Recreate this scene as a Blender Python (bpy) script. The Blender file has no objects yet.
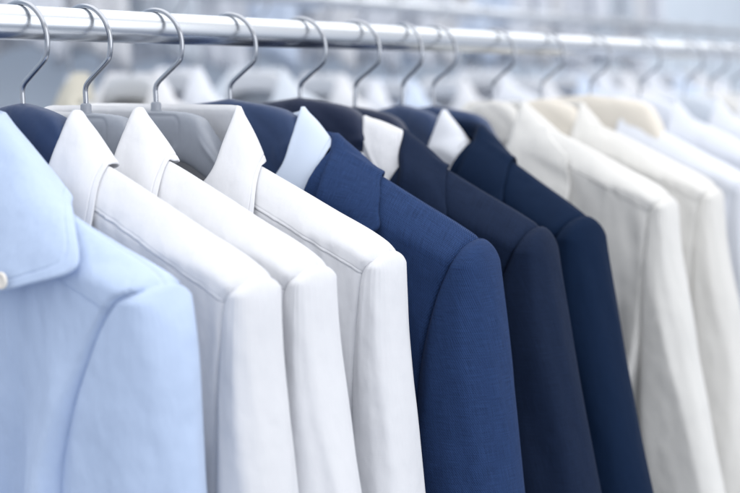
import bpy, math, random
import numpy as np
from mathutils import Vector

scene = bpy.context.scene
COL = scene.collection
ZR = 1.60                      # height of the rail axis above the floor
R_RAIL = 0.0125

# ------------------------------------------------------------------ helpers
def link(o, parent=None):
    COL.objects.link(o)
    if parent is not None:
        o.parent = parent
    return o

def mesh_obj(name, verts, faces, mat, parent=None, uv=None, smooth=True):
    me = bpy.data.meshes.new(name)
    me.from_pydata([tuple(map(float, v)) for v in verts], [], faces)
    if smooth:
        me.polygons.foreach_set('use_smooth', [True] * len(me.polygons))
    if uv is not None:
        lay = me.uv_layers.new(name='UVMap')
        idx = np.empty(len(me.loops), dtype=np.int64)
        me.loops.foreach_get('vertex_index', idx)
        lay.data.foreach_set('uv', np.asarray(uv, dtype=np.float32)[idx].ravel())
    me.materials.append(mat)
    me.validate()
    me.update()
    return link(bpy.data.objects.new(name, me), parent)

def grid_faces(nr, nc, off=0, wrap=False, flip=False):
    f = []
    cc = nc if wrap else nc - 1
    for r in range(nr - 1):
        for c in range(cc):
            a = off + r * nc + c
            b = off + r * nc + (c + 1) % nc
            q = (a, b, b + nc, a + nc)
            f.append(q[::-1] if flip else q)
    return f

def empty(name, loc, rz=0.0):
    o = bpy.data.objects.new(name, None)
    o.empty_display_size = 0.05
    o.location = loc
    o.rotation_euler = (0, 0, rz)
    return link(o)

def tag(o, label, cat, group=None, kind=None):
    if label: o['label'] = label
    if cat: o['category'] = cat
    if group: o['group'] = group
    if kind: o['kind'] = kind
    return o

def solidify(o, t, offset=0.0):
    m = o.modifiers.new('thickness', 'SOLIDIFY')
    m.thickness = t
    m.offset = offset
    return o

def spline(pts, n):
    """Centripetal-ish Catmull-Rom through pts, resampled evenly by control index."""
    p = np.array(pts, float)
    k = len(p)
    ext = np.vstack([2 * p[0] - p[1], p, 2 * p[-1] - p[-2]])
    t = np.linspace(0, k - 1, n)
    i = np.minimum(t.astype(int), k - 2)
    u = (t - i)[:, None]
    p0, p1, p2, p3 = ext[i], ext[i + 1], ext[i + 2], ext[i + 3]
    return 0.5 * (2 * p1 + (p2 - p0) * u + (2 * p0 - 5 * p1 + 4 * p2 - p3) * u ** 2 + (3 * p1 - p0 - 3 * p2 + p3) * u ** 3)

def curve1(pts, x):
    """smooth monotone interpolation y(x) from sorted control points"""
    p = np.array(pts, float)
    xs, ys = p[:, 0], p[:, 1]
    x = np.asarray(x, float)
    i = np.clip(np.searchsorted(xs, x) - 1, 0, len(xs) - 2)
    h = np.diff(xs)
    d = np.diff(ys) / h
    m = np.empty(len(xs))
    m[0], m[-1] = d[0], d[-1]
    for k in range(1, len(xs) - 1):
        m[k] = 0 if d[k - 1] * d[k] <= 0 else 2 * d[k - 1] * d[k] / (d[k - 1] + d[k])
    t = np.clip((x - xs[i]) / h[i], 0, 1)
    return ((2 * t**3 - 3 * t**2 + 1) * ys[i] + (t**3 - 2 * t**2 + t) * h[i] * m[i]
            + (-2 * t**3 + 3 * t**2) * ys[i + 1] + (t**3 - t**2) * h[i] * m[i + 1])

def sstep(a, b, x):
    t = np.clip((np.asarray(x, float) - a) / (b - a), 0, 1)
    return t * t * (3 - 2 * t)

class Waves:
    """smooth pseudo-noise: a seeded sum of warped sines, vectorised"""
    def __init__(self, seed, fx, fy, n=6):
        r = random.Random(seed)
        self.k = [(fx * r.uniform(.55, 1.6), fy * r.uniform(-1.3, 1.3), r.uniform(0, 6.28), r.uniform(.5, 1)) for _ in range(n)]
        self.w = [(fx * r.uniform(.2, .5), fy * r.uniform(.3, .9), r.uniform(0, 6.28)) for _ in range(2)]
    def __call__(self, x, y):
        wx = sum(np.sin(6.283 * (a * x + b * y) + c) for a, b, c in self.w) * .5
        v = 0
        tot = 0
        for a, b, c, m in self.k:
            v = v + m * np.sin(6.283 * (a * x + b * y) + c + 1.3 * wx)
            tot += m
        return v / tot * 1.8

def loc(s, w, z):
    """garment space (s: towards the aisle, w: towards the garment's front, z) to local xyz"""
    return np.stack([-np.asarray(w, float) + 0 * z, -np.asarray(s, float) + 0 * z, np.asarray(z, float) + 0 * s], -1)

# ---------------------------------------------------------------- materials
def new_mat(name):
    m = bpy.data.materials.new(name)
    m.use_nodes = True
    nt = m.node_tree
    b = nt.nodes['Principled BSDF']
    return m, nt, b

def node(nt, typ, **kw):
    n = nt.nodes.new(typ)
    for k, v in kw.items():
        if k in ('operation', 'blend_type', 'data_type', 'wave_type', 'bands_direction', 'wave_profile', 'noise_dimensions', 'feature', 'vector_type'):
            setattr(n, k, v)
        else:
            n.inputs[k].default_value = v
    return n

def math_n(nt, op, a, b=None):
    n = nt.nodes.new('ShaderNodeMath')
    n.operation = op
    for i, v in enumerate((a, b)):
        if v is None: continue
        if isinstance(v, (int, float)): n.inputs[i].default_value = v
        else: nt.links.new(v, n.inputs[i])
    return n.outputs[0]

def fabric(name, col, spec=.25, dark=0.88, weave=0.0007, weave_bump=.25, rough=.8, sheen=.15, style='plain', accent=None, crease=.5,
           trans=0.0, crease_scale=7.0):
    m, nt, b = new_mat(name)
    L = nt.links.new
    tc = node(nt, 'ShaderNodeTexCoord')
    sep = node(nt, 'ShaderNodeSeparateXYZ')
    L(tc.outputs['UV'], sep.inputs[0])
    u, v = sep.outputs[0], sep.outputs[1]
    k = 2 * math.pi / weave
    if style == 'twill':
        d1 = math_n(nt, 'SINE', math_n(nt, 'MULTIPLY', math_n(nt, 'ADD', u, math_n(nt, 'MULTIPLY', v, .8)), k))
        d2 = math_n(nt, 'SINE', math_n(nt, 'MULTIPLY', math_n(nt, 'SUBTRACT', u, math_n(nt, 'MULTIPLY', v, .55)), k * 1.05))
        pat = math_n(nt, 'ADD', math_n(nt, 'MULTIPLY', d1, .78), math_n(nt, 'MULTIPLY', d2, .32))
    else:
        d1 = math_n(nt, 'SINE', math_n(nt, 'MULTIPLY', u, k))
        d2 = math_n(nt, 'SINE', math_n(nt, 'MULTIPLY', v, k))
        pat = math_n(nt, 'MULTIPLY', d1, d2)
    # slubs: yarn-direction streaks
    mp = node(nt, 'ShaderNodeMapping')
    mp.inputs['Scale'].default_value = (1600, 60, 1)
    L(tc.outputs['UV'], mp.inputs[0])
    n1 = node(nt, 'ShaderNodeTexNoise', Scale=1.0, Detail=2.0)
    L(mp.outputs[0], n1.inputs['Vector'])
    mp2 = node(nt, 'ShaderNodeMapping')
    mp2.inputs['Scale'].default_value = (60, 1600, 1)
    L(tc.outputs['UV'], mp2.inputs[0])
    n2 = node(nt, 'ShaderNodeTexNoise', Scale=1.0, Detail=2.0)
    L(mp2.outputs[0], n2.inputs['Vector'])
    slub = math_n(nt, 'ADD', n1.outputs['Fac'], n2.outputs['Fac'])          # ~1.0 mean
    fac = math_n(nt, 'ADD', math_n(nt, 'MULTIPLY', pat, .5), .5)
    fac = math_n(nt, 'ADD', math_n(nt, 'MULTIPLY', fac, .6), math_n(nt, 'MULTIPLY', math_n(nt, 'SUBTRACT', slub, .6), .5))
    mix = node(nt, 'ShaderNodeMix', data_type='RGBA')
    L(fac, mix.inputs['Factor'])
    c2 = accent or tuple(c * 1.0 for c in col)
    mix.inputs['A'].default_value = (*[c * dark for c in col], 1)
    mix.inputs['B'].default_value = (*c2, 1)
    L(mix.outputs['Result'], b.inputs['Base Color'])
    # bumps: weave + soft creases in object space
    bp = node(nt, 'ShaderNodeBump', Strength=weave_bump, Distance=.0004)
    L(fac, bp.inputs['Height'])
    mo = node(nt, 'ShaderNodeMapping')
    mo.inputs['Scale'].default_value = (1.0, 1.0, .62)
    L(tc.outputs['Object'], mo.inputs[0])
    nz = node(nt, 'ShaderNodeTexNoise', Scale=crease_scale, Detail=3.0, Roughness=.5)
    L(mo.outputs[0], nz.inputs['Vector'])
    nz2 = node(nt, 'ShaderNodeTexNoise', Scale=crease_scale * 5, Detail=2.0)
    L(mo.outputs[0], nz2.inputs['Vector'])
    hh = math_n(nt, 'ADD', nz.outputs['Fac'], math_n(nt, 'MULTIPLY', nz2.outputs['Fac'], .12))
    b2 = node(nt, 'ShaderNodeBump', Strength=crease, Distance=.012)
    L(hh, b2.inputs['Height'])
    L(bp.outputs[0], b2.inputs['Normal'])
    L(b2.outputs[0], b.inputs['Normal'])
    b.inputs['Roughness'].default_value = rough
    b.inputs['Specular IOR Level'].default_value = spec
    b.inputs['Sheen Weight'].default_value = sheen
    b.inputs['Sheen Roughness'].default_value = .5
    if trans > 0:
        out = nt.nodes['Material Output']
        tr = node(nt, 'ShaderNodeBsdfTranslucent')
        L(mix.outputs['Result'], tr.inputs['Color'])
        L(b2.outputs[0], tr.inputs['Normal'])
        ms = node(nt, 'ShaderNodeMixShader')
        ms.inputs[0].default_value = trans
        L(b.outputs[0], ms.inputs[1])
        L(tr.outputs[0], ms.inputs[2])
        L(ms.outputs[0], out.inputs['Surface'])
    return m

def plain(name, col, rough=.5, metal=0.0, spec=.5, bump=0.0, bscale=300, coat=0.0):
    m, nt, b = new_mat(name)
    b.inputs['Roughness'].default_value = rough
    b.inputs['Metallic'].default_value = metal
    b.inputs['Specular IOR Level'].default_value = spec
    b.inputs['Coat Weight'].default_value = coat
    tc = node(nt, 'ShaderNodeTexCoord')
    n = node(nt, 'ShaderNodeTexNoise', Scale=bscale, Detail=3.0)
    nt.links.new(tc.outputs['Object'], n.inputs['Vector'])
    mx = node(nt, 'ShaderNodeMix', data_type='RGBA')
    nt.links.new(n.outputs['Fac'], mx.inputs['Factor'])
    mx.inputs['A'].default_value = (*[c * .94 for c in col], 1)
    mx.inputs['B'].default_value = (*[min(1, c * 1.05) for c in col], 1)
    nt.links.new(mx.outputs['Result'], b.inputs['Base Color'])
    if bump:
        bp = node(nt, 'ShaderNodeBump', Strength=bump, Distance=.001)
        nt.links.new(n.outputs['Fac'], bp.inputs['Height'])
        nt.links.new(bp.outputs[0], b.inputs['Normal'])
    return m

def chrome(name, col=(.72, .74, .77), rough=.16):
    m, nt, b = new_mat(name)
    b.inputs['Metallic'].default_value = 1
    b.inputs['Base Color'].default_value = (*col, 1)
    tc = node(nt, 'ShaderNodeTexCoord')
    mp = node(nt, 'ShaderNodeMapping')
    mp.inputs['Scale'].default_value = (3, 300, 300)
    nt.links.new(tc.outputs['Object'], mp.inputs[0])
    n = node(nt, 'ShaderNodeTexNoise', Scale=1.0, Detail=3.0)
    nt.links.new(mp.outputs[0], n.inputs['Vector'])
    r = math_n(nt, 'ADD', math_n(nt, 'MULTIPLY', n.outputs['Fac'], .10), rough - .05)
    nt.links.new(r, b.inputs['Roughness'])
    return m

M = {}
M['white'] = fabric('white_cotton', (.79, .80, .835), dark=.96, weave=.0010, weave_bump=.2, crease=.5, crease_scale=18, trans=.10)
M['lightblue'] = fabric('light_blue_cotton', (.545, .665, .885), dark=.90, weave=.0010, weave_bump=.25, crease=1.0, crease_scale=14, trans=.08)
M['paleblue'] = fabric('pale_blue_cotton', (.66, .75, .90), dark=.95, weave=.0008, weave_bump=.15, crease=.3, trans=.08)
M['royal'] = fabric('royal_blue_wool', (.021, .050, .165), spec=.08, dark=.12, weave=.0014, weave_bump=.5, style='twill', accent=(.036, .078, .215), sheen=.02, rough=.75, crease=.7, crease_scale=10)
M['midnight'] = fabric('midnight_wool', (.0060, .0130, .037), spec=.08, dark=.38, weave=.0014, weave_bump=.4, accent=(.016, .031, .076), sheen=.01, rough=.75, crease=.8, crease_scale=10)
M['navy'] = fabric('navy_wool', (.0030, .0125, .036), spec=.08, dark=.75, weave=.0014, weave_bump=.3, accent=(.006, .0185, .055), sheen=.01, rough=.75, crease=.8, crease_scale=10)
M['padding'] = fabric('navy_satin', (.028, .055, .135), dark=.8, weave=.0009, weave_bump=.15, sheen=.1, rough=.5, crease=.5, crease_scale=16)
M['padding_dark'] = fabric('dark_navy_satin', (.012, .022, .06), dark=.8, weave=.0009, weave_bump=.15, sheen=.1, rough=.5, crease=.5, crease_scale=16)
M['cream'] = fabric('cream_linen', (.86, .855, .835), dark=.96, weave=.0011, weave_bump=.2, crease=1.0, crease_scale=10, trans=.2)
M['ivory'] = fabric('ivory_linen', (.86, .85, .825), dark=.96, weave=.0011, weave_bump=.2, crease=1.0, crease_scale=10, trans=.2)
M['beige'] = fabric('beige_linen', (.78, .73, .65), dark=.94, weave=.0011, weave_bump=.2, crease=.4)
M['icy'] = fabric('icy_white_cotton', (.78, .81, .88), dark=.95, weave=.0009, weave_bump=.15, crease=.4, trans=.1)
M['greyblue'] = fabric('grey_blue_cotton', (.64, .69, .76), dark=.93, weave=.0009, weave_bump=.15, crease=.4)
M['khaki'] = fabric('khaki_cotton', (.54, .52, .45), dark=.93, weave=.0009, weave_bump=.15, crease=.4)
M['lining'] = fabric('navy_lining', (.015, .03, .085), dark=.8, weave=.0009, weave_bump=.1, rough=.5, sheen=0, crease=.3)
M['plastic'] = plain('grey_plastic', (.27, .295, .345), rough=.38, spec=.5, bump=.03, bscale=220)
M['wood'] = plain('pale_wood', (.55, .42, .28), rough=.45, bscale=60)
M['chrome'] = chrome('polished_chrome', (.66, .69, .73), .27)
M['hook'] = chrome('hook_steel', (.40, .42, .46), .17)
M['pale_plastic'] = plain('pale_plastic', (.62, .64, .68), rough=.4, bscale=200)
M['button'] = plain('pearl_button', (.85, .80, .72), rough=.35, bscale=150)
M['wall'] = plain('painted_wall', (.70, .77, .85), rough=.9, spec=.1, bscale=4)
M['floor'] = plain('grey_floor', (.28, .31, .36), rough=.6, spec=.3, bscale=6)

# ---------------------------------------------------------------- hangers
def tube(path, rad, nseg=10):
    p = np.array(path, float)
    n = len(p)
    tg = np.gradient(p, axis=0)
    tg /= np.linalg.norm(tg, axis=1)[:, None]
    up = np.array([1.0, 0, 0])
    vs, fs = [], []
    for i in range(n):
        a = np.cross(tg[i], up); a /= np.linalg.norm(a)
        b = np.cross(tg[i], a)
        r = rad[i] if hasattr(rad, '__len__') else rad
        for k in range(nseg):
            t = 2 * math.pi * k / nseg
            vs.append(p[i] + r * (math.cos(t) * a + math.sin(t) * b))
    fs = grid_faces(n, nseg, wrap=True)
    c0 = len(vs); vs.append(p[0]); vs.append(p[-1])
    for k in range(nseg):
        fs.append((c0, (k + 1) % nseg, k))
        fs.append((c0 + 1, (n - 1) * nseg + k, (n - 1) * nseg + (k + 1) % nseg))
    return vs, fs

def hook_path(zbase):
    rr = .0285
    zc = R_RAIL + .0019 - rr
    pts = []
    for a in np.linspace(168, -22, 40):           # from the back tip over the rail to the aisle side
        t = math.radians(a)
        pts.append((0, rr * math.cos(t), zc + rr * math.sin(t)))
    pts = [(0, -y, z) for (x, y, z) in [(0, -p[1], p[2]) for p in pts]]
    # aisle side is -y; the angle ran +x(cos)= -1 .. +1, so mirror
    pts = [(0, -p[1], p[2]) for p in pts]
    e = pts[-1]
    ctrl = [e, (0, -.0225, -.0285), (0, -.0115, -.0365), (0, -.0030, -.0430), (0, 0, -.048), (0, 0, -.056), (0, 0, zbase)]
    sp = spline(ctrl, 30)
    return pts + [tuple(q) for q in sp[1:]]

HOOK_CACHE = {}
def hanger(name, label, x, yaw, kind='plastic', span=.195, group=None, pos_y=0.0, pos_z=0.0, det=1.0, mat=None, nw=.06, zoff=0.0):
    t = empty(name, (x, pos_y, ZR + pos_z), yaw)
    tag(t, label, 'hanger', group)
    padded = kind != 'plastic'
    zbase = (-.066 if not padded else -.064) + zoff
    key = (kind, det, span, round(zoff, 4), nw, mat.name if mat else '')
    if key in HOOK_CACHE:
        for nm, me in HOOK_CACHE[key]:
            link(bpy.data.objects.new(nm, me), t)
        return t
    made = []
    vs, fs = tube(hook_path(zbase), .0020, 10 if det >= 1 else 6)
    made.append(mesh_obj('hook', vs, fs, M['hook'], t))
    if not padded:
        pr = [(0.0, -.0585), (.0032, -.0588), (.0042, -.060), (.0042, -.0645), (.0046, -.0655), (.0048, -.070)]
        ns = 20
        v = [(r * math.cos(6.2832 * k / ns), r * math.sin(6.2832 * k / ns), z) for r, z in [(q, h + zoff) for q, h in pr] for k in range(ns)]
        made.append(mesh_obj('neck_boss', v, grid_faces(len(pr), ns, wrap=True, flip=True), M['plastic'], t))
    # body: loft of superellipse sections along s
    ds = .0014 if det >= 1 else .006
    S = np.arange(-span, span + ds / 2, ds)
    nc = 56 if det >= 1 else 20
    a = np.abs(S)
    if padded:
        top = curve1([(0, -.0575), (.012, -.0592), (nw * .8, -.0650), (nw, -.0700), (nw + .012, -.086), (max(.1, nw + .03), -.122), (.15, -.150), (.21, -.184), (.25, -.21)], a)
        bot = curve1([(0, -.125), (.05, -.130), (.08, -.145), (.15, -.176), (.21, -.200), (.25, -.222)], a)
        half = curve1([(0, .0125), (.05, .012), (.12, .0125), (.25, .012)], a)
    else:
        top = curve1([(0, -.0655), (.03, -.067), (.046, -.0705), (.056, -.082), (.072, -.1), (.085, -.115), (.12, -.137), (.21, -.184), (.25, -.21)], a)
        bot = curve1([(0, -.104), (.03, -.107), (.06, -.122), (.12, -.156), (.21, -.200), (.25, -.222)], a)
        half = curve1([(0, .0085), (.04, .009), (.08, .0115), (.12, .012), (.25, .012)], a)
    top = top + zoff; bot = bot + zoff
    end = np.sqrt(np.clip((span - a) / .012, 0.02, 1))
    mid = (top + bot) / 2
    hz = (top - bot) / 2 * end
    hw = half * end
    V = []
    for i, s in enumerate(S):
        for k in range(nc):
            th = 2 * math.pi * k / nc
            c, sn = math.cos(th), math.sin(th)
            e = .55
            w = hw[i] * math.copysign(abs(c) ** e, c)
            z = mid[i] + hz[i] * math.copysign(abs(sn) ** (.62 if not padded else .8), sn)
            if abs(c) > .25:
                if not padded:
                    # moulded recess: rounded panel outline near the neck and a rib along the arms
                    qx = abs(s) - .022; qz = abs(z - (-.0815 + zoff)) - .004
                    d = math.hypot(max(qx, 0), max(qz, 0)) + min(max(qx, qz), 0) - .008
                    w -= math.copysign(.0012 * math.exp(-(d / .0012) ** 2), c)
                    if d < 0: w -= math.copysign(.0006 * min(1, -d / .0015), c)
                    if abs(s) > .048:
                        d2 = (z - (mid[i] + hz[i] * .45))
                        w += math.copysign(.0013 * math.exp(-(d2 / .0022) ** 2) * min(1, (abs(s) - .048) / .01), c)
                else:
                    # fabric cover: a tuck that sags between the arms
                    d = z - (-.097 - .006 * math.sin(s * 40 + .6) + zoff)
                    w += math.copysign(.0016 * math.exp(-(d / .004) ** 2) + .0008 * math.sin(s * 95 + z * 130), c)
            V.append((-w, -s, z))
    n = len(S)
    F = grid_faces(n, nc, wrap=True)
    V.append((0, S[0] * -1, mid[0])); V.append((0, -S[-1], mid[-1]))
    for k in range(nc):
        F.append((len(V) - 2, (k + 1) % nc, k)); F.append((len(V) - 1, (n - 1) * nc + k, (n - 1) * nc + (k + 1) % nc))
    uv = [(-v[1], v[2]) for v in V]
    made.append(mesh_obj('arms', V, F, mat or (M['padding'] if padded else M['plastic']), t, uv))
    if det < 1:
        HOOK_CACHE[key] = [(o.name.split('.')[0], o.data) for o in made]
    return t

# --------------------------------------------------------------- garments
SHIRT_RIDGE = [(0, -.090), (.07, -.0945), (.0856, -.0995), (.13, -.1180), (.174, -.1378), (.205, -.1515), (.2218, -.1618), (.229, -.1688), (.25, -.195)]
JACKET_RIDGE = [(0, -.082), (.08, -.0865), (.1056, -.0955), (.15, -.1165), (.19, -.1365), (.225, -.1535), (.2466, -.1655), (.27, -.182)]

def ridged(x):
    """rounded valleys and sharper crests, mean about zero"""
    return 2.4 * np.clip(1.01 - np.sqrt(np.sin(x) ** 2 + .02), 0, 1) ** 1.4 - .62

class Cut:
    """dimensions of one garment (all metres, rail axis = 0)"""
    def __init__(self, **k):
        self.ridge = SHIRT_RIDGE; self.T = .021; self.D = .032; self.seam = .0262
        self.neck = .062; self.vneck = None; self.hem = -.80; self.tip = .2215
        self.sl_out = [(-.1643, .2222), (-.1660, .2240), (-.1690, .2258), (-.174, .2275), (-.181, .2288), (-.195, .2298), (-.22, .2310), (-.25, .2340), (-.30, .2405), (-.45, .256), (-.70, .275)]
        self.sl_in = [(-.1643, .2208), (-.1660, .2180), (-.1690, .2145), (-.174, .2098), (-.181, .2058), (-.192, .2035), (-.215, .2015), (-.25, .2000), (-.34, .199), (-.45, .201), (-.70, .215)]
        self.sT = .0255; self.pleat = .00045; self.fold = .0045; self.sfold = .0042; self.seed = 1; self.det = 1.0
        self.ff = 13; self.Dtip = .55; self.capD = .75; self.flare = 0.0; self.sleeve_end = -.70; self.sleeve_n = 2.2
        self.__dict__.update(k)

def body_w(c, D, aS):
    q = np.clip(D / (c.D * (1 - c.Dtip * sstep(.10, c.tip - .008, aS))), 0, 1)
    return c.T * (1 + .25 * sstep(.05, .4, D)) * np.power(np.clip(1 - (1 - q) ** 1.45, 0, 1), .76)

def push_out(c, p, margin):
    """move sheet points (s, w, z) off the body they lie on"""
    p = p.copy()
    zr = curve1(c.ridge, np.abs(p[:, 0]))
    D = np.maximum(zr - p[:, 2], 0)
    bw = body_w(c, D, np.abs(p[:, 0])) * np.minimum(1, D / .0008) + margin + .0011
    front = p[:, 1] >= 0
    inside = (np.abs(p[:, 1]) < bw) & (zr + margin > p[:, 2])
    lift = zr + margin - p[:, 2]
    use_z = inside & (lift < .004)
    p[use_z, 2] += lift[use_z]
    use_w = inside & ~use_z
    p[use_w, 1] = np.where(front, bw, -bw)[use_w]
    return p

def body(parent, c, mat):
    ds = .003 / c.det
    S = np.arange(-c.tip, c.tip + ds / 2, ds)
    S = S * c.tip / abs(S[0])
    zr = curve1(c.ridge, np.abs(S))
    L = 0 - (c.hem) + zr                              # column length
    # rows by depth below the ridge; row 0 on the ridge
    dep = np.concatenate([.0008 * np.arange(0, 4), .0026 * np.arange(1, 20) + .0012]) if c.det >= 1 else .005 * np.arange(0, 11)
    dep = np.concatenate([dep, np.linspace(dep[-1] + .004, .18, int(26 * c.det)), np.linspace(.19, -c.hem - .095, int(44 * c.det))])
    if c.det >= 1 and c.seam > 0:
        dep = np.unique(np.round(np.concatenate([dep[(dep < c.seam - .0035) | (dep > c.seam + .0045)], c.seam + np.arange(-.0035, .0046, .0005)]), 6))
    nr, nc = len(dep), len(S)
    SS, DD = np.meshgrid(S, dep)
    aS = np.abs(SS)
    fold = Waves(c.seed, c.ff, 1.1)
    fine = Waves(c.seed + 7, 34, 7)
    out_v, out_f, out_uv = [], [], []
    off = 0
    for side in (1, -1):
        # neckline: columns inside the neck start lower
        if c.vneck and side == 1:
            d0 = np.clip((c.neck - np.abs(S)) / c.neck, 0, 1) * c.vneck
        else:
            d0 = np.sqrt(np.clip(1 - (np.abs(S) / c.neck) ** 2, 0, 1)) * (.05 if side == 1 else .012)
        D = np.maximum(DD, 0) * (1 - d0[None, :] / dep[-1]) + d0[None, :]
        seam = c.seam
        z = zr[None, :] - D
        q = np.clip(D / c.D, 0, 1)
        w = body_w(c, D, aS)
        grow = sstep(.03, .22, D)
        w = w + grow * c.fold * .45 * ridged(SS * c.ff * 2.6 + .5 * np.sin(5 * D + c.seed) + c.seed * 1.7) + grow * c.fold * .75 * fold(SS + .06 * np.sin(6 * D) * np.sign(SS), D) * (1 - .5 * sstep(.1, .02, aS) * 0)
        w = w + sstep(.012, .06, D) * .0010 * fine(SS, D * 1.5)
        # yoke seam: the yoke stands a little proud, with a pucker along the stitching
        w = w + (.0010 * (1 - sstep(seam - .0004, seam + .0004, D)) - .0007 * np.exp(-((D - seam - .0006) / .0007) ** 2) - .0003 * np.exp(-((D - seam + .0024) / .0005) ** 2)
                 + (.0004 * np.sin(SS * 700 + 3 * np.sin(SS * 130)) + .0005 * np.sin(SS * 260 + 2 * np.sin(SS * 70 + c.seed))) * np.exp(-((D - seam) / .006) ** 2)) * (1 if side == 1 else .6)
        # keep under the sleeve beyond the armhole seam
        sin_ = curve1(sorted([(zz, ss) for zz, ss in c.sl_in]), z)
        hid = sstep(.001, .009, aS - sin_) * sstep(.002, .010, D)
        w = w * (1 - .6 * hid)
        w = np.maximum(w, 0) * (np.minimum(1, D / .0008 + (0 if True else 0)))
        # the shoulder end closes in a rounded edge under the sleeve head
        er = np.clip((aS - (c.tip - .008)) / .008, 0, 1)
        w = w * np.sqrt(1 - .995 * er ** 2)
        z = z - .0028 * er ** 2.5
        # pull columns inwards below the armpit
        s2 = SS * (1 - .10 * sstep(.16, .30, D) * sstep(.12, .22, aS))
        out_v.append(loc(s2, side * w, z).reshape(-1, 3))
        out_uv.append(np.stack([SS, -D + (0 if side == 1 else .5)], -1).reshape(-1, 2))
        out_f += grid_faces(nr, nc, off, flip=(side == 1))
        off += nr * nc
    return solidify(mesh_obj('body', np.vstack(out_v), out_f, mat, parent, np.vstack(out_uv)), .0006)

def sleeve(parent, c, mat, sgn):
    zt = c.sl_out[0][0]
    nz = int(90 * c.det)
    k = np.linspace(0, 1, nz)
    z = zt + (c.sleeve_end - zt) * k ** 2.2
    so = curve1(sorted(c.sl_out), z)
    si = curve1(sorted(c.sl_in), z)
    d = zt - z
    so = so + c.flare * np.clip((d - .015) / .30, 0, 1.6) ** 1.2
    T = c.T * np.power(np.clip(1 - (1 - np.clip(d / (c.D * (1 - c.Dtip) * c.capD), 0, 1)) ** 1.5, 0.0, 1), .62) * (1 + (c.sT / c.T - 1) * sstep(.01, .12, d)) * (1 + .15 * sstep(.1, .45, d)) + .0010
    na = int(120 * c.det)
    th = np.linspace(math.pi, 3 * math.pi, na, endpoint=False)
    TH, Z = np.meshgrid(th, z)
    Dm = np.repeat(d[:, None], na, 1)
    cth, sth = np.cos(TH), np.sin(TH)
    e = np.where(cth < 0, 2 / 3.3, 2 / c.sleeve_n)
    e2 = np.where(cth < 0, 2 / 3.3, 2 / c.sleeve_n)
    cx = np.sign(cth) * np.abs(cth) ** e
    sx = np.sign(sth) * np.abs(sth) ** e
    r = 1.0
    fw = Waves(c.seed + (11 if sgn > 0 else 23), 1.0, 1.0)
    ang = TH + .5 * np.sin(4 * Dm)
    rr = random.Random(c.seed * 3 + (1 if sgn > 0 else 2))
    p1, p2, p3, p4 = [rr.uniform(0, 6.28) for _ in range(4)]
    f = (.8 * np.sin(2 * ang + p1 + 5 * Dm) + .55 * ridged(1.5 * ang + p2 - 3.5 * Dm + .6 * np.sin(9 * Dm + p1)) + .35 * ridged(3 * ang + p4 + 6 * Dm + np.sin(7 * Dm)) * np.sin(5 * Dm + p2) + .2 * np.sin(5 * ang + p3 + 13 * Dm) * np.sin(4 * Dm + p4) + .9 * fw(TH * .55, Dm * 3.2) * np.sin(TH + p3))
    disp = c.sfold * f * sstep(.03, .2, Dm) * .55
    # drag lines that radiate from the shoulder point
    disp = disp + .0003 * np.sin(9 * TH + 34 * Dm + p4) * sstep(.012, .05, Dm) * (1 - sstep(.12, .26, Dm))
    # gathers at the sleeve head
    disp = disp + c.pleat * np.sin(30 * TH + p4 + 3 * np.sin(3 * TH + p2)) * np.exp(-Dm / .026) * sstep(.003, .012, Dm) * (.4 + .6 * np.abs(np.sin(5 * TH + p1)))
    hs = ((so - si) / 2)[:, None]
    mid = ((so + si) / 2)[:, None]
    s = mid + (hs + disp * .8) * cx
    w = (T[:, None] + disp) * sx
    v = loc(sgn * s, w, Z).reshape(-1, 3)
    ds_ = np.sqrt(np.diff(s, axis=1) ** 2 + np.diff(w, axis=1) ** 2)
    arc = np.concatenate([np.zeros((nz, 1)), np.cumsum(ds_, 1)], 1)
    uv = np.stack([arc - arc[:, na // 2:na // 2 + 1] * .5, Z], -1).reshape(-1, 2)
    F = grid_faces(nz, na, wrap=True, flip=(sgn > 0))
    cap = np.array([[0, -sgn * float(mid[0, 0]), zt + .0006]])
    v = np.vstack([v, cap]); uv = np.vstack([uv, [[0, zt]]])
    ci = len(v) - 1
    for i in range(na):
        t3 = (ci, i, (i + 1) % na)
        F.append(t3 if sgn < 0 else t3[::-1])
    return mesh_obj('sleeve', v, F, mat, parent, uv)

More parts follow.
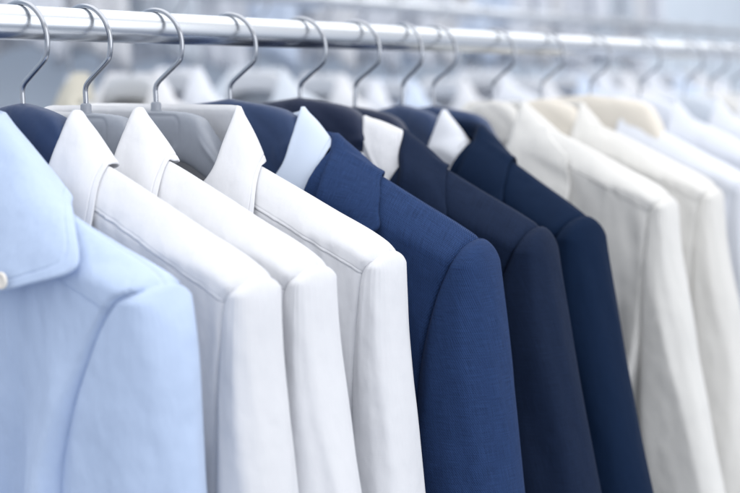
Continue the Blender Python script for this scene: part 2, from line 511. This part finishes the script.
def collar(parent, fold, edge, mat, stand=.036, bulge=.0018, cut=None, gap=.0014, nU=70, nV=26, name='collar', thick=.0012, base_in=.004, stitch=True, seed=3, one_side=False):
    """fold / edge: control points (s, w, z) of the s>0 half from centre back to centre front.
    The sheet runs: base of the stand (inside) - up to the fold - roll - down the leaf to the edge."""
    f = spline(fold, nU); g = spline(edge, nU)
    wv = Waves(seed, 1.1, 1.0)
    rows = []
    uvr = []
    t = np.linspace(0, 1, nU)
    base = f.copy()
    # the stand leans a little out to its base
    cen = np.array([0, 0.0, 0])
    base[:, 2] -= stand * (1 - .25 * t)
    base[:, 0] *= 1.05; base[:, 1] *= 1.02
    inner = f * np.array([.97, .95, 1])
    nS = 8
    for j in range(nS):
        k = j / nS
        p = base * (1 - k) + inner * k
        rows.append(p); uvr.append(np.stack([t * .25, np.full(nU, -stand * (1 - k))], -1))
    L = np.linalg.norm(g - f, axis=1)[:, None]
    out = g - f
    # outward normal of the leaf: perpendicular to the fall and to the fold tangent
    tg = np.gradient(f, axis=0)
    nrm = np.cross(tg, out); nrm /= (np.linalg.norm(nrm, axis=1)[:, None] + 1e-9)
    if np.mean(nrm[nU // 3: nU // 2, 2]) < 0: nrm = -nrm
    ks = list(np.linspace(0, 1, nV + 1))
    if stitch: ks = sorted(set([q for q in ks if not .84 < q < .95] + list(np.linspace(.845, .945, 15))))
    for k in ks:
        kk = k
        p = f + out * kk
        roll = .0013 * np.sin(np.pi * min(1, k / .16) ** .7) if k < .16 else 0
        p = p + nrm * (bulge * np.sin(np.pi * k ** .75) + roll)
        p = p + nrm * (.0012 * wv(t * 2, np.full(nU, k * .6)))[:, None] * k
        rows.append(p); uvr.append(np.stack([t * .25, k * L[:, 0]], -1))
    if cut is not None:
        G = np.array(rows)
        lo = nS + 2
        for it in range(7):
            for j in range(lo, len(G)): G[j] = push_out(cut, G[j], gap + thick / 2)
            if it == 6: break
            H = G.copy()
            H[lo:-1, 1:-1] = .4 * G[lo:-1, 1:-1] + .15 * (G[lo - 1:-2, 1:-1] + G[lo + 1:, 1:-1] + G[lo:-1, :-2] + G[lo:-1, 2:])
            H[-1, 1:-1] = .5 * G[-1, 1:-1] + .25 * (G[-1, :-2] + G[-1, 2:])
            pinned = np.abs(G[-1, :, 0]) < 1e-9
            H[:, pinned] = G[:, pinned]
            G = H
        if stitch:
            for j, q in enumerate(ks):
                dp = .0006 * math.exp(-((q - .895) / .011) ** 2)
                if nS + j >= lo and dp > 1e-5: G[nS + j] = G[nS + j] - nrm * dp * (1 + .3 * np.sin(np.arange(nU) * 2.1))[:, None]
        rows = list(G)
    V = np.vstack(rows); UV = np.vstack(uvr)
    nr = len(rows)
    half = loc(V[:, 0], V[:, 1], V[:, 2])
    mir = loc(-V[:, 0], V[:, 1], V[:, 2])
    vs = np.vstack([half, mir])
    F = grid_faces(nr, nU, 0) + grid_faces(nr, nU, len(half), flip=True)
    o = mesh_obj(name, vs, F, mat, parent, np.vstack([UV, UV]))
    # weld the two halves at centre back
    import bmesh
    bm = bmesh.new(); bm.from_mesh(o.data)
    vv = [v for v in bm.verts if abs(v.co.y) < 1e-5]
    bmesh.ops.remove_doubles(bm, verts=vv, dist=1e-5)
    bmesh.ops.recalc_face_normals(bm, faces=bm.faces)
    bm.to_mesh(o.data); bm.free()
    return solidify(o, thick)

def shirt_collar_pts(a=.05, eo=.0856, ez=-.0985, b=.026, top=-.0615, drop=.088, flare=1.0, back=0.0, ew=1.0):
    fold = [(0, -b, top - back), (a * .45, -b * .95, top - back), (a * .85, -b * .62, top - back * .6), (a, -.002, top - .0025),
            (a * .985, b * .46, top - drop * .29), (a * .92, b * .90, top - drop * .58), (a * .62, b * 1.2, top - drop * .85), (a * .12, b * 1.3, top - drop)]
    edge = [(0, -b - .010, top - .046), (eo * .5, -b - .008, top - .045), (eo * .86, -b * .85, (top - .042) * .6 + ez * .4), (eo, -.004, ez),
            (eo * (1.0 + .06 * flare), .014 * ew, ez - .013), (eo * (.99 + .13 * flare), .0275 * ew, ez - .040), (eo * (.90 + .16 * flare), .034 * ew, ez - .076), (eo * (.66 + .12 * flare), .039 * ew, ez - .110)]
    return fold, edge

def button(parent, s, w, z, r=.0055):
    ns, pr = 28, [(0, .0008), (.0018, .0008), (.0034, .0009), (.0042, .0015), (.0052, .0014), (.0055, .0006), (.0054, -.0004)]
    V = []
    for q, h in pr:
        for k in range(ns):
            t = 6.2832 * k / ns
            V.append((-(w + h), -(s + q / .0055 * r * math.cos(t)), z + q / .0055 * r * math.sin(t)))
    return mesh_obj('button', V, grid_faces(len(pr), ns, wrap=True), M['button'], parent)

def shirt(label, x, yaw, mat, cut=None, coll=None, group=None, name='shirt', sleeves=True, y=0.0, dz=0.0, cat='shirt', ckw=None):
    c = cut or Cut()
    t = empty(name, (x, y, ZR + dz), yaw)
    tag(t, label, cat, group)
    body(t, c, mat)
    if sleeves:
        sleeve(t, c, mat, 1); sleeve(t, c, mat, -1)
    f, e = coll or shirt_collar_pts()
    co = collar(t, f, e, mat, cut=c, seed=c.seed + 5, **(ckw or {}))
    return t, co

R = math.radians
# the light blue shirt at the front of the rail
lb_fold = [(0, -.026, -.062), (.02, -.025, -.062), (.034, -.016, -.063), (.044, -.002, -.066), (.045, .010, -.086), (.042, .020, -.108), (.028, .027, -.130), (.008, .029, -.142)]
lb_edge = [(0, -.034, -.108), (.05, -.034, -.110), (.095, -.022, -.116), (.114, -.006, -.121), (.1380, .012, -.1330), (.1580, .030, -.1530), (.128, .037, -.1640), (.086, .042, -.1750)]
cb = Cut(seed=4, fold=.021, ff=9, sfold=.0045, seam=.030, T=.024, D=.032,
         ridge=[(0, -.094), (.08, -.099), (.114, -.1225), (.1555, -.1397), (.19, -.1530), (.205, -.1612), (.211, -.1655), (.25, -.20)],
         tip=.2035,
         sl_out=[(-.1618, .2035), (-.1640, .2058), (-.170, .2095), (-.180, .2145), (-.195, .2185), (-.22, .2210), (-.30, .2240), (-.45, .237), (-.70, .26)],
         sl_in=[(-.1618, .2022), (-.1640, .1960), (-.170, .1830), (-.185, .1670), (-.215, .1490), (-.25, .1340), (-.30, .122), (-.45, .115), (-.70, .14)],
         sT=.028, pleat=.0003)
t, co = shirt('light blue button-down shirt nearest the viewer at the left end of the rail', .19, 0, M['lightblue'], cb, (lb_fold, lb_edge), ckw=dict(thick=.0014))
button(co, .1040, .0435, -.1640)
button(co, -.1040, .0435, -.1640)
hanger('clothes_hanger', 'grey hanger carrying the light blue shirt at the left end of the rail', .19, 0, span=.17, zoff=-.014)

# the three white shirts
GW = 'white shirts side by side on the rail'
W1, W2, W3, XA, XB, XC, XCR = .2526, .3124, .3867, .476, .5726, .7417, .9262
shirt('white shirt next to the light blue shirt, with a navy padded hanger in its collar', W1, R(.7), M['white'], Cut(seed=11), shirt_collar_pts(.0485, .0862, -.099, back=.003), GW)
shirt('white shirt in the middle of the three white shirts on the rail', W2, R(.6), M['white'], Cut(seed=12, flare=.022), shirt_collar_pts(.0485, .0862, -.100), GW)
shirt('white shirt with wide open collar just in front of the royal blue jacket', W3, R(4), M['white'], Cut(seed=13, neck=.08), shirt_collar_pts(.080, .1045, -.106), GW)
hanger('clothes_hanger', 'navy padded hanger holding the white shirt nearest the light blue shirt', W1, R(.7), 'padded', nw=.044, group='padded navy hangers')
hanger('clothes_hanger', 'grey plastic hanger inside the middle white shirt', W2, R(.6), group='grey plastic hangers')
hanger('clothes_hanger', 'grey plastic hanger inside the wide collared white shirt before the blue jacket', W3, R(4), group='grey plastic hangers')

# suit jackets, each over a shirt
def jacket(label, x, yaw, mat, seed, shirt_mat, shirt_label, coll, jf, neck=.108, wide=.006, sT=.036):
    c = Cut(ridge=JACKET_RIDGE, T=.027, D=.036, Dtip=.3, capD=.8, flare=wide, seam=-.05, neck=neck, vneck=.34, hem=-.86, tip=.243, seed=seed, fold=.0022, sfold=.0030, pleat=.0, sT=sT,
            sl_out=[(z_, s_) for z_, s_ in [(-.1632, .2440), (-.1645, .2462), (-.168, .2490), (-.1745, .2520), (-.187, .2555), (-.225, .2610), (-.25, .2640), (-.36, .2775), (-.45, .288), (-.75, .30)]],
            sl_in=[(-.1632, .2420), (-.1645, .2390), (-.168, .2340), (-.18, .2275), (-.205, .2155), (-.235, .2070), (-.27, .2015), (-.32, .198), (-.45, .198), (-.75, .21)],
            sleeve_end=-.75, sleeve_n=2.3)
    t = empty('suit_jacket', (x, 0, ZR), yaw)
    tag(t, label, 'jacket', 'suit jackets on the rail')
    body(t, c, mat)
    sleeve(t, c, mat, 1); sleeve(t, c, mat, -1)
    f = [(0, -.036, -.082), (.05, -.034, -.083), (.09, -.020, -.086)] + jf
    g = [(0, -.044, -.128), (.08, -.042, -.128), (.132, -.026, -.1260), (.1510, -.008, -.1180), (.1600, .010, -.1270), (.1655, .024, -.1420), (.1680, .0345, -.1590), (.120, .0385, -.1660)]
    collar(t, f, g, mat, stand=.02, bulge=.002, thick=.0026, stitch=False, seed=seed, cut=c, nU=120)
    # lapels lie on the chest below the notch
    for sg in (1, -1):
        n, m = 40, 14
        a = spline([(.100, .0350, -.176), (.085, .036, -.24), (.055, .037, -.33), (.022, .037, -.43)], n)
        b = spline([(.150, .0365, -.182), (.140, .039, -.235), (.10, .040, -.33), (.026, .039, -.44)], n)
        V = np.vstack([a * (1 - k) + b * k + np.array([0, .0025 * math.sin(math.pi * k), 0]) for k in np.linspace(0, 1, m)])
        o = mesh_obj('lapel', loc(sg * V[:, 0], V[:, 1], V[:, 2]), grid_faces(m, n, flip=(sg > 0)), mat, t, V[:, [0, 2]])
        solidify(o, .0022)
    ci = Cut(T=.014, D=.03, tip=.10, neck=.07, seed=seed + 50, fold=.001, hem=-.72, seam=.03,
             ridge=[(0, -.092), (.07, -.097), (.10, -.107), (.2, -.16)])
    shirt(shirt_label, x, yaw, shirt_mat, ci, coll, 'shirts worn under the jackets', sleeves=False)
    return t

def inner_coll(a, eo, ez, top=-.0625):
    f, e = shirt_collar_pts(a, eo, ez, b=.022, top=top, flare=-.25, back=.010, ew=.68)
    return f, e
JF = [(.1065, -.003, -.0890), (.1085, .012, -.1120), (.1070, .024, -.1340), (.096, .030, -.160), (.086, .033, -.178)]
JFB = [(.1090, -.003, -.0880), (.1160, .013, -.1050), (.1230, .026, -.1240), (.115, .031, -.155), (.095, .033, -.178)]
jacket('royal blue suit jacket with fine woven dots beside the white shirts', XA, R(4), M['royal'], 21, M['paleblue'],
       'pale blue shirt collar showing inside the royal blue jacket', inner_coll(.0735, .1045, -.093), JF)
jacket('almost black midnight blue suit jacket between the royal blue and the navy jackets', XB, R(4.6), M['midnight'], 22, M['white'],
       'white shirt with rounded collar inside the midnight blue jacket', 
       ([(0, -.022, -.082), (.03, -.021, -.081), (.056, -.014, -.0785), (.0684, -.001, -.0755), (.0735, .009, -.094), (.086, .016, -.112), (.097, .0195, -.1235), (.105, .021, -.1295)],
        [(0, -.030, -.114), (.05, -.028, -.114), (.09, -.018, -.102), (.1075, -.004, -.0865), (.1135, .010, -.1060), (.1165, .0155, -.1190), (.1150, .019, -.1270), (.1075, .0215, -.1310)]), JFB, neck=.122, wide=.026)
jacket('navy blue suit jacket in front of the cream shirts', XC, R(-13), M['navy'], 23, M['icy'],
       'cool white shirt collar inside the navy jacket', inner_coll(.056, .096, -.108, -.0705), JF, wide=.046)
hanger('clothes_hanger', 'navy padded hanger inside the royal blue jacket', XA, R(4), 'padded', nw=.066, group='padded navy hangers')
hanger('clothes_hanger', 'dark navy padded hanger inside the midnight blue jacket', XB, R(4.6), 'padded_dark', mat=M['padding_dark'], nw=.062, group='padded navy hangers')
hanger('clothes_hanger', 'navy padded hanger inside the navy jacket', XC, R(-13), 'padded', group='padded navy hangers', zoff=-.010, nw=.05)

# ------------------------------------------------------------ setting
def rail(name, x0, x1, y, z, rad, label, cat='rail'):
    ns = 64
    V, F = [], []
    xs = [x0, x0 + .002, x1 - .002, x1]
    rs = [rad - .002, rad, rad, rad - .002]
    for xx, r_ in zip(xs, rs):
        for k in range(ns):
            a = 6.283185 * k / ns
            V.append((xx - x0, r_ * math.cos(a), r_ * math.sin(a)))
    F = grid_faces(4, ns, wrap=True, flip=True)
    F.append(tuple(range(ns))); F.append(tuple(range(3 * ns, 4 * ns))[::-1])
    o = mesh_obj(name, V, F, M['chrome'])
    o.location = (x0, y, z)
    return tag(o, label, cat)
rail('clothes_rail', -.7, 3.6, 0, ZR, R_RAIL, 'polished chrome rail that all the front hangers hang from')

def sheet(name, p, mat):
    return mesh_obj(name, p, [(0, 1, 2, 3)], mat, smooth=False)
tag(sheet('floor', [(-3, -4, 0), (14, -4, 0), (14, 3, 0), (-3, 3, 0)], M['floor']), None, None, kind='structure')
tag(sheet('wall', [(-3, 2.2, .001), (14, 2.2, .001), (14, 2.2, 4), (-3, 2.2, 4)], M['wall']), 'pale blue grey wall blurred behind the clothes rails', 'wall')


# the garments further along the front rail, past the jackets
hanger('clothes_hanger', 'navy padded hanger whose hook stands between midnight blue and navy jackets', .6585, R(3), 'padded_dark', mat=M['padding_dark'], nw=.05, span=.15, zoff=-.010)
hanger('clothes_hanger', 'dark navy padded hanger just behind the collar of the navy jacket', .800, R(0), 'padded', span=.15, zoff=-.012, nw=.062)
cr_coll = shirt_collar_pts(.036, .105, -.122, top=-.068)
shirt('cream shirt directly behind the navy jacket', XCR, R(-2.5), M['cream'], Cut(seed=31, flare=.036, fold=.010, sfold=.007, neck=.06), cr_coll, 'cream shirts behind the jackets')
hanger('clothes_hanger', 'ivory padded hanger inside the nearest cream shirt', XCR, R(-2.5), 'padded', mat=M['ivory'], nw=.034, zoff=-.008)
shirt('ivory shirt behind the nearest cream shirt, its sleeve showing to the right of it', 1.045, R(2), M['ivory'], Cut(seed=32, flare=.032, fold=.006, sfold=.005), shirt_collar_pts(.05, .09, -.112, top=-.070), 'cream shirts behind the jackets')
hanger('clothes_hanger', 'beige padded hanger inside the ivory shirt', 1.045, R(2), 'padded', mat=M['beige'], nw=.046, zoff=-.008)
far = [(1.178, 'beige', 'icy', 'icy white shirt with soft vertical folds on a beige padded hanger'),
       (1.336, 'icy', 'icy', 'icy white shirt on an icy white padded hanger, just left of another icy shirt'),
       (1.50, 'greyblue', 'icy', 'icy white shirt on a grey blue padded hanger toward the right end'),
       (1.70, 'ivory', 'white', 'blurred white shirt at the far right end of the front rail'),
       (1.60, 'ivory', 'white', None), (1.81, 'icy', 'icy', None), (1.92, 'ivory', 'icy', None), (2.03, 'ivory', 'white', None), (2.15, 'greyblue', 'paleblue', None), (2.28, 'ivory', 'icy', None), (2.4, 'ivory', 'white', None)]
for i, (xx, hm, sm, lab) in enumerate(far):
    yw = R((-3, 2, -4, 3, 0, 4, -2, 3, -3, 1, -2)[i])
    g = None if lab else 'shirts at the far end of the front rail'
    shirt(lab or 'blurred pale shirt at the far end of the front rail', xx, yw, M[sm], Cut(seed=40 + i, det=.5, fold=.009, sfold=.006), shirt_collar_pts(.05, .088, -.112, top=-.070), g)
    hanger('clothes_hanger', ('large beige padded hanger sticking up beyond the ivory shirt', 'icy white padded hanger right of the large beige one',
        'grey blue padded hanger among the blurred white shirts at the right', 'ivory padded hanger nearest the right edge of the photo')[i] if lab else 'blurred padded hanger at the far end of the front rail', xx, yw, 'padded', det=.5,
           mat=M[hm], nw=(.085, .05, .05, .07, .05, .05, .05, .05, .05, .05, .05)[i], zoff=-.008 + (.004 if i == 0 else 0), group='hangers at the far end of the front rail' if not lab else None)

# a second rail behind, out of focus, with its own hangers and shirts
YB, ZB = .80, .108
rail('clothes_rail', -.6, 4.2, YB, ZR + ZB, R_RAIL, 'second chrome rail blurred behind and above the front rail')
rnd = random.Random(5)
xb = .02
seq = ['white', 'icy', 'white', 'icy', 'white', 'khaki', 'white', 'icy', 'greyblue', 'white', 'icy', 'paleblue', 'white', 'icy', 'white', 'paleblue', 'icy', 'white', 'icy', 'paleblue', 'white', 'icy']
for i, mk in enumerate(seq):
    yw = R(rnd.uniform(-16, 16)) if i > 5 else R(rnd.uniform(-42, -18))
    DB = .052 if i < 4 else rnd.uniform(.066, .092)
    DB = round(DB, 2)
    nm = {'greyblue': 'grey blue', 'white': 'white', 'icy': 'icy white', 'khaki': 'khaki', 'paleblue': 'pale blue'}[mk]
    shirt('blurred %s shirt hanging on the second rail behind' % nm, xb, yw, M[mk], Cut(seed=60 + i, det=.4, fold=.009, sfold=.006), shirt_collar_pts(.055, .09, -.105),
          nm + ' shirts on the second rail', y=YB, dz=ZB - DB)
    hanger('clothes_hanger', 'blurred grey hanger on the second rail behind', xb, yw, 'plastic', det=.5, pos_y=YB, pos_z=ZB, zoff=-DB, mat=M['pale_plastic'], group='hangers on the second rail')
    xb += rnd.uniform(.10, .22)


# an upper rail on the wall far behind, its shirts filling the top of the view
YU, ZU = 1.75, .86
rail('clothes_rail', -.2, 5.6, YU, ZR + ZU, R_RAIL, 'high chrome rail near the wall, far behind the other rails')
rnd = random.Random(9)
xu = .9
seq = ['icy', 'white', 'paleblue', 'icy', 'white', 'greyblue', 'icy', 'paleblue', 'white', 'icy', 'icy', 'white', 'paleblue', 'icy', 'white', 'icy', 'greyblue', 'white', 'icy']
for i, mk in enumerate(seq):
    nm = {'greyblue': 'grey blue', 'white': 'white', 'icy': 'icy white', 'paleblue': 'pale blue'}[mk]
    yw = R(rnd.uniform(20, 75))
    shirt('blurred %s shirt hanging high near the wall' % nm, xu, yw, M[mk], Cut(seed=90 + i, det=.35, fold=.012, sfold=.006, hem=-.80 - rnd.uniform(0, .06)), shirt_collar_pts(.055, .09, -.105),
          nm + ' shirts on the high rail', y=YU, dz=ZU)
    hanger('clothes_hanger', 'blurred pale hanger on the high rail near the wall', xu, yw, 'plastic', det=.5, pos_y=YU, pos_z=ZU, mat=M['pale_plastic'], group='hangers on the high rail')
    xu += rnd.uniform(.16, .30)

# ------------------------------------------------------------ light
w = bpy.data.worlds.new('World'); scene.world = w; w.use_nodes = True
nt = w.node_tree
bg = nt.nodes['Background']
tc = node(nt, 'ShaderNodeTexCoord'); sp = node(nt, 'ShaderNodeSeparateXYZ')
nt.links.new(tc.outputs['Generated'], sp.inputs[0])
rp = nt.nodes.new('ShaderNodeValToRGB')
nt.links.new(math_n(nt, 'ADD', math_n(nt, 'MULTIPLY', sp.outputs[2], .5), .5), rp.inputs[0])
rp.color_ramp.elements[0].position = .25; rp.color_ramp.elements[0].color = (.62, .68, .80, 1)
rp.color_ramp.elements[1].position = .8; rp.color_ramp.elements[1].color = (1.0, 1.02, 1.06, 1)
nt.links.new(rp.outputs[0], bg.inputs['Color'])
bg.inputs['Strength'].default_value = .98

def area(name, locn, target, size, power, col=(1, 1, 1)):
    l = bpy.data.lights.new(name, 'AREA')
    l.shape = 'RECTANGLE'; l.size, l.size_y = size
    l.energy = power; l.color = col
    o = bpy.data.objects.new(name, l); link(o)
    o.location = locn
    d = Vector(target) - Vector(locn)
    o.rotation_euler = d.to_track_quat('-Z', 'Y').to_euler()
    return o
area('ceiling_softbox', (3.2, .3, 3.4), (3.2, .3, 1.4), (9.0, 3.6), 110, (1, .995, .985))
area('aisle_softbox', (.2, -2.6, 2.2), (.7, 0, 1.3), (2.6, 2.2), 30, (1, .995, .985))

# ------------------------------------------------------------ camera
cd = bpy.data.cameras.new('camera'); cam = bpy.data.objects.new('camera', cd); link(cam)
ya, pt = R(54.282), R(7.6446)
dv = Vector((math.sin(ya) * math.cos(pt), math.cos(ya) * math.cos(pt), -math.sin(pt)))
cam.location = (-.3531, -.7455, ZR - .0379)
cam.rotation_euler = dv.to_track_quat('-Z', 'Y').to_euler()
cd.sensor_width = 36; cd.lens = 1271 / 740 * 36
cd.clip_start = .02; cd.clip_end = 60
cd.dof.use_dof = True; cd.dof.focus_distance = 0.95; cd.dof.aperture_fstop = 4.2; cd.dof.aperture_blades = 0
scene.camera = cam
scene.render.resolution_x, scene.render.resolution_y = 1024, 682
scene.view_settings.view_transform = 'Standard'
scene.view_settings.look = 'None'
scene.view_settings.exposure = 0
scene.cycles.use_denoising = True
scene.cycles.max_bounces = 8
